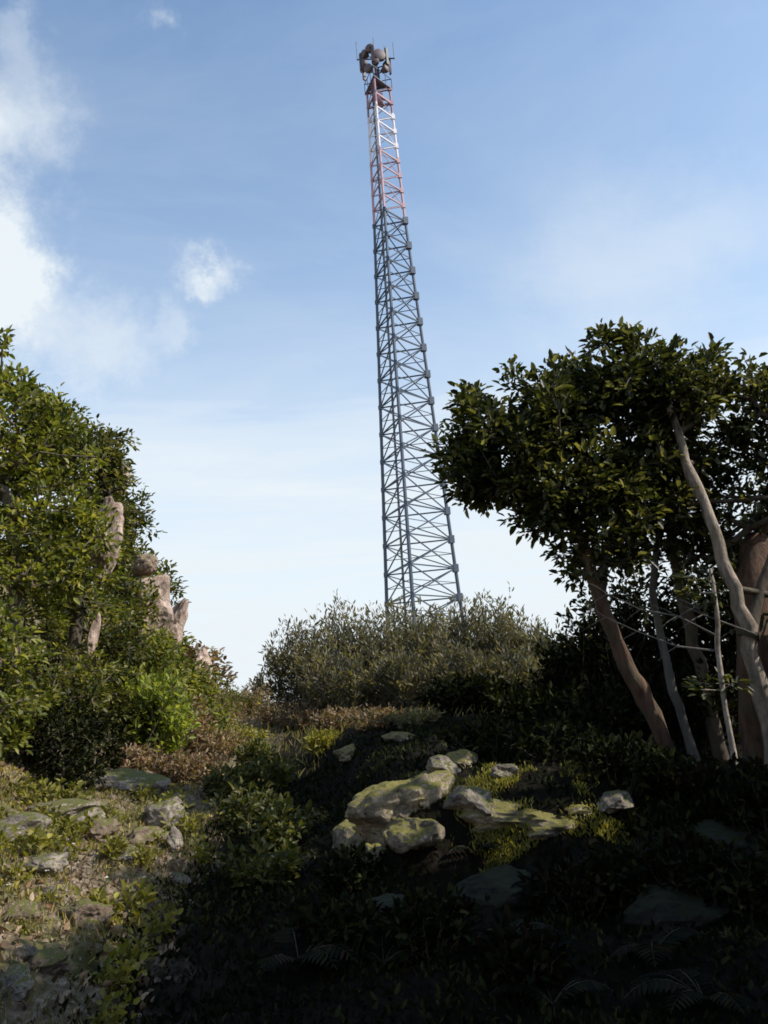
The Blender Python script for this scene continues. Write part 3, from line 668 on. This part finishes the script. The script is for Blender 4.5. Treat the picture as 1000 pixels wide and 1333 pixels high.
grock(215, 1075, (.17, .16, .15), 'rock_grey', 22, 'pale rock catching sun at the edge of the shadow', (0, R(-10), .3), .5)
grock(228, 1105, (.07, .07, .10), 'rock_grey', 23, 'small whitish upright stone below the pale rock', (0, R(-10), .3), .5)
grock(25, 1095, (.20, .18, .09), 'rock_grey', 24, 'low grey rock near the left edge', (0, 0, 0), .5)
grock(110, 1075, (.16, .14, .07), 'rock_grey', 25, 'flat mossy stone below the grey slab', (0, 0, .7), .4)
grock(80, 1060, (.28, .2, .08), 'rock_grey', 26, 'shaded flat rock left of the grey slab', (0, 0, .2), .4)
grock(650, 1170, (.22, .2, .13), 'rock_shaded', 27, 'dark rock in the shade under the mossy ledge', (0, 0, 0), .3)
grock(880, 1200, (.28, .2, .13), 'rock_shaded', 28, 'dark rock in the shade at lower right', (0, 0, 0), .3)
grock(500, 1200, (.2, .2, .10), 'rock_shaded', 29, 'dark rock in the gully below the big boulder', (0, 0, 0), .3)
for i, (px, py, a, lab) in enumerate(((60, 1130, .09, 'brown rock half buried left of the white flowers'), (30, 1200, .08, 'grey rock by the left edge among weeds'), (110, 1200, .10, 'tan rock amid weeds at the middle of the left bank'), (160, 1120, .09, 'tan rock under the pale sunlit rock'), (190, 1100, .12, 'tan block touching the shadow edge'),
        (60, 1260, .08, 'brown rock low on the left bank'), (15, 1290, .07, 'pale rock at the bottom left corner'), (240, 1050, .09, 'tan stone above the pale sunlit rock'), (130, 1095, .13, 'broad tan rock between the slab and the weeds'), (70, 1095, .1, 'brown broken rock right of the low grey rock'), (190, 1020, .1, 'grey stone at the right end of slab'))):
    grock(px, py, (a * 1.4, a * 1.2, a * .8), 'rock_tan' if i % 3 else 'rock_grey', 60 + i, lab, (random.uniform(-.2, .2), random.uniform(-.2, .2), random.random() * 3), .3, rough=.55)
# loose stones
stone = None
ns = 0
while ns < 70:
    x = random.uniform(-3, .6); y = random.uniform(2.8, 9); d = xc(y) - x
    if not (x < xb(y) and d < 2.4): continue
    s = random.uniform(.018, .055) if ns > 12 else random.uniform(.05, .09)
    z = gh(x, y) + s * .25
    if stone is None:
        stones = [rock('loose_stone', 'small loose stone lying on the earth bank', (x, y, z), (1, 1.2, .7), 'rock_grey', 40 + j, (0, 0, 0), .35, 3, 'loose stones on the bank') for j in range(4)]
        stone = 1
        for j, o in enumerate(stones):
            xx = -1.4 - .3 * j; yy = 3.6 + j * .7; o.location = (xx, yy, gh(xx, yy) + .01); o.scale = (.04, .04, .04)
        continue
    o = random.choice(stones).copy(); col.objects.link(o); o.location = (x, y, z); o.rotation_euler = (random.random(), random.random(), random.random() * 6); o.scale = (s, s, s); ns += 1

# ------------------------------------------------------------------ ground cover
def scatter(n, xr, yr, cond):
    out = []
    while len(out) < n:
        x = random.uniform(*xr); y = random.uniform(*yr)
        if cond(x, y): out.append((x, y, gh(x, y)))
    return np.array(out)
def cover(name, label, cat, pts, L, W, m, upz, spread):
    n = len(pts); D = rnd3(n) * spread; D[:, 2] = np.abs(D[:, 2]) + upz
    N = rnd3(n); sz = L * rng.uniform(.4, 1.4, n)
    o = leaves_mesh(name, pts, D, N, sz, sz * W, M[m]); tag(o, label, cat, kind='stuff'); return o
dens = lambda x, y: noise.noise(Vector((x * 1.3, y * 1.3, 4))) + .5 * noise.noise(Vector((x * 4, y * 4, 9)))
leftc = lambda x, y: x < xb(y) and dens(x, y) > random.uniform(-.5, .4)
cover('grass', 'dry olive grass on the sunlit left bank', 'grass', scatter(15000, (-4.5, -.6), (2.2, 9), leftc), .06, .09, 'grass', .6, .8)
cover('leaf_litter', 'brown fallen leaves scattered over the left bank', 'leaf litter', scatter(16000, (-5, .5), (2.2, 10), lambda x, y: x < xb(y) + .1) + np.array([0, 0, .008]), .038, .55, 'litter', .05, 1)
cover('moss_cover', 'yellow-green moss and low weeds on the left bank', 'ground cover', scatter(12000, (-4.5, -.6), (2.2, 9), lambda x, y: x < xb(y) and dens(x + 9, y) > .05), .035, .45, 'leaf_yellow', .5, .9)
cover('ledge_grass', 'green moss and grass along the mossy ledge', 'grass', scatter(5000, (.25, 1.75), (5.25, 6.0), lambda x, y: dens(x * 2, y * 2) > random.uniform(-.1, .5)) + np.array([0, 0, .01]), .035, .2, 'leaf_yellow', .7, .8)
shadec = lambda x, y: x > xb(y) - .1 + .25 * noise.noise(Vector((x * 2, y * 2, 5)))
cover('gully_plants', 'dark shaded low plants covering the gully floor', 'ground cover', scatter(34000, (-2, 4), (2.0, 9), lambda x, y: shadec(x, y) and dens(x, y) > random.uniform(-.6, .4)), .042, .42, 'leaf_shaded', .45, .9)  # near-black leaves paint the shade of the gully floor
cover('shade_weeds', 'small leafy weeds along the shadow edge at the bottom left', 'ground cover', scatter(6000, (-1.9, .2), (2.2, 6), lambda x, y: x > xb(y) - .25 and dens(x * 2, y * 2 + 3) > random.uniform(-.6, .3)), .032, .5, 'fern_shaded', .4, .9)  # weeds coloured dark to deepen the shadow edge
cover('hill_grass', 'rough grass on the slopes beyond the gully', 'grass', scatter(9000, (-7, 7), (9, 18), lambda x, y: True), .12, .1, 'grass', .7, .8)

def fern(loc, s, m, label, group, nf=9):
    t = empty('fern', loc, label, 'fern', group); loc = Vector(loc)
    Cs = []; Ds = []; Ls = []; Ns = []; mb = MB()
    for k in range(nf):
        if random.random() < .25: continue
        a = 2 * math.pi * k / nf + random.uniform(-.5, .5); L = s * random.uniform(.5, 1.2)
        dr = Vector((math.cos(a), math.sin(a), 0)); pts = []
        for j in range(15):
            f = j / 14; pts.append(loc + dr * L * (f * .95) + Vector((0, 0, L * (1.1 * f - .95 * f * f))))
        mb.tube(pts[::2], [.004 * s * 2] * 4 + [.003 * s, .002 * s, .001, .001], 3, False)
        for j in range(1, 15):
            f = j / 14; w = L * .34 * math.sin(math.pi * min(1, f * .8 + .2)) ** .8
            tn = (pts[j] - pts[j - 1]).normalized(); sd = tn.cross(Vector((0, 0, 1))).normalized()
            for q in (-1, 1):
                Cs.append(tuple(pts[j])); Ds.append(tuple(sd * q + tn * .45 + Vector((0, 0, -.15)))); Ls.append(w); Ns.append(tuple(sd.cross(tn)))
    mb.build('stalks', M['bark'], t)
    leaves_mesh('fronds', np.array(Cs), np.array(Ds), np.array(Ns), np.array(Ls), np.array(Ls) * .24, M[m], t, fold=.1)
    return t
fpos = [(620, 1120), (700, 1150), (790, 1130), (880, 1130), (960, 1140), (560, 1180), (660, 1230), (760, 1220), (850, 1250), (940, 1230), (500, 1260), (600, 1290), (720, 1310), (830, 1320), (920, 1310), (420, 1180), (390, 1260), (980, 1070)]
wh = ['just under the mossy ledge, left', 'under the middle of the mossy ledge', 'under the right end of the mossy ledge', 'under the dark flat rock', 'by the right edge under the sapling', 'below the big boulder', 'in the shade left of the lower right rock', 'in the middle of the shaded right slope', 'beside the dark lower right rock',
      'at the right edge of the shaded slope', 'in the dark gully bottom', 'low in the dark gully right of centre', 'at the bottom of the frame right of centre', 'at the bottom edge toward the right', 'at the bottom right corner', 'left of the big boulder in shade', 'in the dark gully centre', 'lit by sun at the foot of the pale sapling']
for i, (px, py) in enumerate(fpos):
    q = G(px, py, 9); q.z = gh(q.x, q.y)
    if i % 2 and i < 16: continue
    fern(q, random.uniform(.14, .36) if i < 17 else .2, 'fern_shaded' if i < 17 else 'leaf_bright', 'shade-dark fern ' + wh[i] if i < 17 else 'small green fern ' + wh[i], 'ferns on the shaded right slope')

for i, (px, py, h, s_) in enumerate(((740, 1190, .3, .3), (820, 1165, .25, .3), (460, 1160, .22, .2), (900, 1170, .3, .3), (970, 1190, .35, .3), (560, 1240, .25, .22), (680, 1280, .2, .2), (450, 1230, .2, .2), (860, 1100, .2, .25), (960, 1060, .3, .25), (1000, 1100, .4, .3), (345, 1150, .25, .25), (325, 1080, .35, .3), (350, 1030, .35, .3), (300, 1040, .3, .25), (365, 1100, .3, .25), (335, 1000, .3, .25), (850, 1020, .22, .25), (890, 1040, .2, .25), (930, 1075, .2, .2), (800, 1010, .22, .3), (1000, 1060, .3, .25), (640, 985, .25, .35), (720, 985, .25, .35))):
    q = G(px, py, 12); q.z = gh(q.x, q.y)
    shrub('low_shrub', 'low leafy undergrowth in deep shade of the right slope', 'shrub', q, h, s_, 34, (.06, .03), 'leaf_left_dark' if px < 370 else 'fern_shaded' if i % 3 == 0 else 'leaf_shaded', 'bark', 'low undergrowth in the shade', per=22, upl=.6)
# small leafy weeds on the lit bank
weeds = []
for j in range(3):
    q = Vector((-1.9 - .2 * j, 4 + .4 * j, 0)); q.z = gh(q.x, q.y)
    weeds.append(shrub('low_weed', 'small yellow-green weed growing on the sunlit left bank', 'weed', q, .11, .08, 9, (.035, .02), 'leaf_yellow', 'bark', 'low weeds on the sunlit left bank', per=9, upl=.5, stemr=.002))
for j in range(110):
    while True:
        x = random.uniform(-3.6, -1.0); y = random.uniform(2.6, 8)
        if x < xb(y) + .05 and dens(x + 9, y) > -.05: break
    copy_tree(weeds[j % 3], (x, y, gh(x, y)), random.random() * 6, random.uniform(.6, 1.7))
for i, (px, py) in enumerate(((138, 1168), (187, 1165), (10, 1180), (95, 1120), (60, 1160))):
    q = G(px, py, 9); q.z = gh(q.x, q.y)
    t = empty('wildflower', q, ['white flower head nearest the middle of the left bank', 'white flower close to the shadow edge', 'white flower at the left edge', 'white flower below the flat stones', 'white flower amid weeds left of the others'][i], 'flower', 'white wildflowers on the left bank')
    mb = MB(); mb.tube([q, q + Vector((.005, 0, .09))], .002, 4); mb.build('stem', M['leaf_yellow'], t)
    n = 14; D = rnd3(n); D[:, 2] = .3; leaves_mesh('petals', np.tile(np.array(q) + (.005, 0, .09), (n, 1)), D, np.tile([0, 0, 1.], (n, 1)), .016, .009, M['petal'], t)

# ------------------------------------------------------------------ light and sky
sl = bpy.data.lights.new('sun', 'SUN'); sl.energy = 5.0; sl.angle = R(.5); sl.color = (1, .94, .84)
so = bpy.data.objects.new('sun', sl); so.rotation_euler = SD.to_track_quat('Z', 'Y').to_euler(); link(so)
w = bpy.data.worlds.new('World'); sc.world = w; w.use_nodes = True; nt = w.node_tree
bg = nt.nodes['Background']; sky = nn(nt, 'ShaderNodeTexSky', sky_type='NISHITA'); sky.sun_disc = False
sky.sun_elevation = R(SUN_EL); sky.sun_rotation = R(90 - SUN_AZ); sky.air_density = 1.0; sky.dust_density = .8; sky.ozone_density = 1.5
tc = nn(nt, 'ShaderNodeTexCoord'); dv = tc.outputs['Generated']
sx = nn(nt, 'ShaderNodeSeparateXYZ'); nt.links.new(dv, sx.inputs[0])
def math_(op, a, b=None, c=None, clamp=False):
    n = nn(nt, 'ShaderNodeMath', operation=op, use_clamp=clamp)
    for i, v in enumerate((a, b, c)):
        if v is None: continue
        if hasattr(v, 'is_output'): nt.links.new(v, n.inputs[i])
        else: n.inputs[i].default_value = v
    return n.outputs[0]
# cloud sheet: project direction onto a plane overhead
zc = math_('MAXIMUM', sx.outputs[2], .08)
cx = math_('DIVIDE', sx.outputs[0], zc); cy = math_('DIVIDE', sx.outputs[1], zc)
cv = nn(nt, 'ShaderNodeCombineXYZ'); nt.links.new(cx, cv.inputs[0]); nt.links.new(cy, cv.inputs[1])
mp = nn(nt, 'ShaderNodeMapping'); mp.inputs['Scale'].default_value = (.55, 1.0, 1); mp.inputs['Rotation'].default_value = (0, 0, R(20)); nt.links.new(cv.outputs[0], mp.inputs[0])
cn = noi(nt, 1.1, 9, .62, mp.outputs[0], .6)
wisps = ramp(nt, cn, [(.42, (0, 0, 0)), (.75, (1, 1, 1))])
dn = noi(nt, 5, 8, .65, dv, .5)
wn = nn(nt, 'ShaderNodeTexNoise'); wn.inputs['Scale'].default_value = 9; wn.inputs['Detail'].default_value = 8; wn.inputs['Roughness'].default_value = .68; nt.links.new(dv, wn.inputs['Vector'])
wv = nn(nt, 'ShaderNodeVectorMath', operation='MULTIPLY_ADD'); nt.links.new(wn.outputs['Color'], wv.inputs[0]); wv.inputs[1].default_value = (.17, .17, .17)
w0 = nn(nt, 'ShaderNodeVectorMath', operation='SUBTRACT'); nt.links.new(dv, w0.inputs[0]); w0.inputs[1].default_value = (.085, .085, .085); nt.links.new(w0.outputs[0], wv.inputs[2])
def blob(px, py, size, amt, flat=1.0):
    d = ray(px, py).normalized()
    v = nn(nt, 'ShaderNodeVectorMath', operation='DISTANCE'); v.inputs[1].default_value = Vector((d.x, d.y, d.z * flat))
    fl = nn(nt, 'ShaderNodeVectorMath', operation='MULTIPLY'); fl.inputs[1].default_value = (1, 1, flat); nt.links.new(wv.outputs[0], fl.inputs[0]); nt.links.new(fl.outputs[0], v.inputs[0])
    m_ = nn(nt, 'ShaderNodeMapRange', interpolation_type='SMOOTHERSTEP'); nt.links.new(v.outputs['Value'], m_.inputs[0])
    m_.inputs[1].default_value = size; m_.inputs[2].default_value = 0; m_.inputs[3].default_value = 0; m_.inputs[4].default_value = amt
    return m_.outputs[0]
cl = math_('MULTIPLY', wisps, .2)
for px, py, s_, a, *fl_ in ((0, 150, .095, .5), (-50, 200, .09, .4), (-30, 330, .12, 1.15), (25, 390, .09, .7), (262, 358, .050, .42, 1.35), (292, 368, .050, .38, 1.5), (130, 455, .08, .4), (225, 430, .05, .3), (800, 350, .16, .25), (950, 300, .1, .15), (180, 5, .04, .4), (5, 30, .05, .3)):
    cl = math_('ADD', cl, blob(px, py, s_, a, *fl_))
smp = nn(nt, 'ShaderNodeMapping'); smp.inputs['Scale'].default_value = (1.2, 1.2, 11); smp.inputs['Rotation'].default_value = (R(-2), R(4), 0); nt.links.new(dv, smp.inputs[0])
stn = noi(nt, 1.6, 7, .6, smp.outputs[0], .3)
streak = ramp(nt, stn, [(.40, (0, 0, 0)), (.62, (1, 1, 1))])
lowf = math_('MULTIPLY_ADD', stn, .22, sx.outputs[2])
haze = ramp(nt, lowf, [(.15, (1, 1, 1)), (.36, (.86, .86, .86)), (.415, (.72, .72, .72)), (.45, (.42, .42, .42)), (.60, (.17, .17, .17)), (.80, (.03, .03, .03))])
haze = math_('MULTIPLY', haze, math_('MULTIPLY_ADD', streak, .26, .82))
cl = math_('ADD', cl, haze, None, True)
SKYS = .15
tint = nn(nt, 'ShaderNodeVectorMath', operation='MULTIPLY'); tint.inputs[1].default_value = (1.38, 1.50, 1.50); nt.links.new(sky.outputs[0], tint.inputs[0])
c = mixc(nt, cl, tint.outputs[0], tuple(v / SKYS for v in (.84, .91, .96)))
nt.links.new(c, bg.inputs[0]); bg.inputs[1].default_value = SKYS

sc.view_settings.view_transform = 'Standard'; sc.view_settings.look = 'None'; sc.view_settings.exposure = 0
sc.render.engine = 'CYCLES'; sc.cycles.filter_width = 1.7
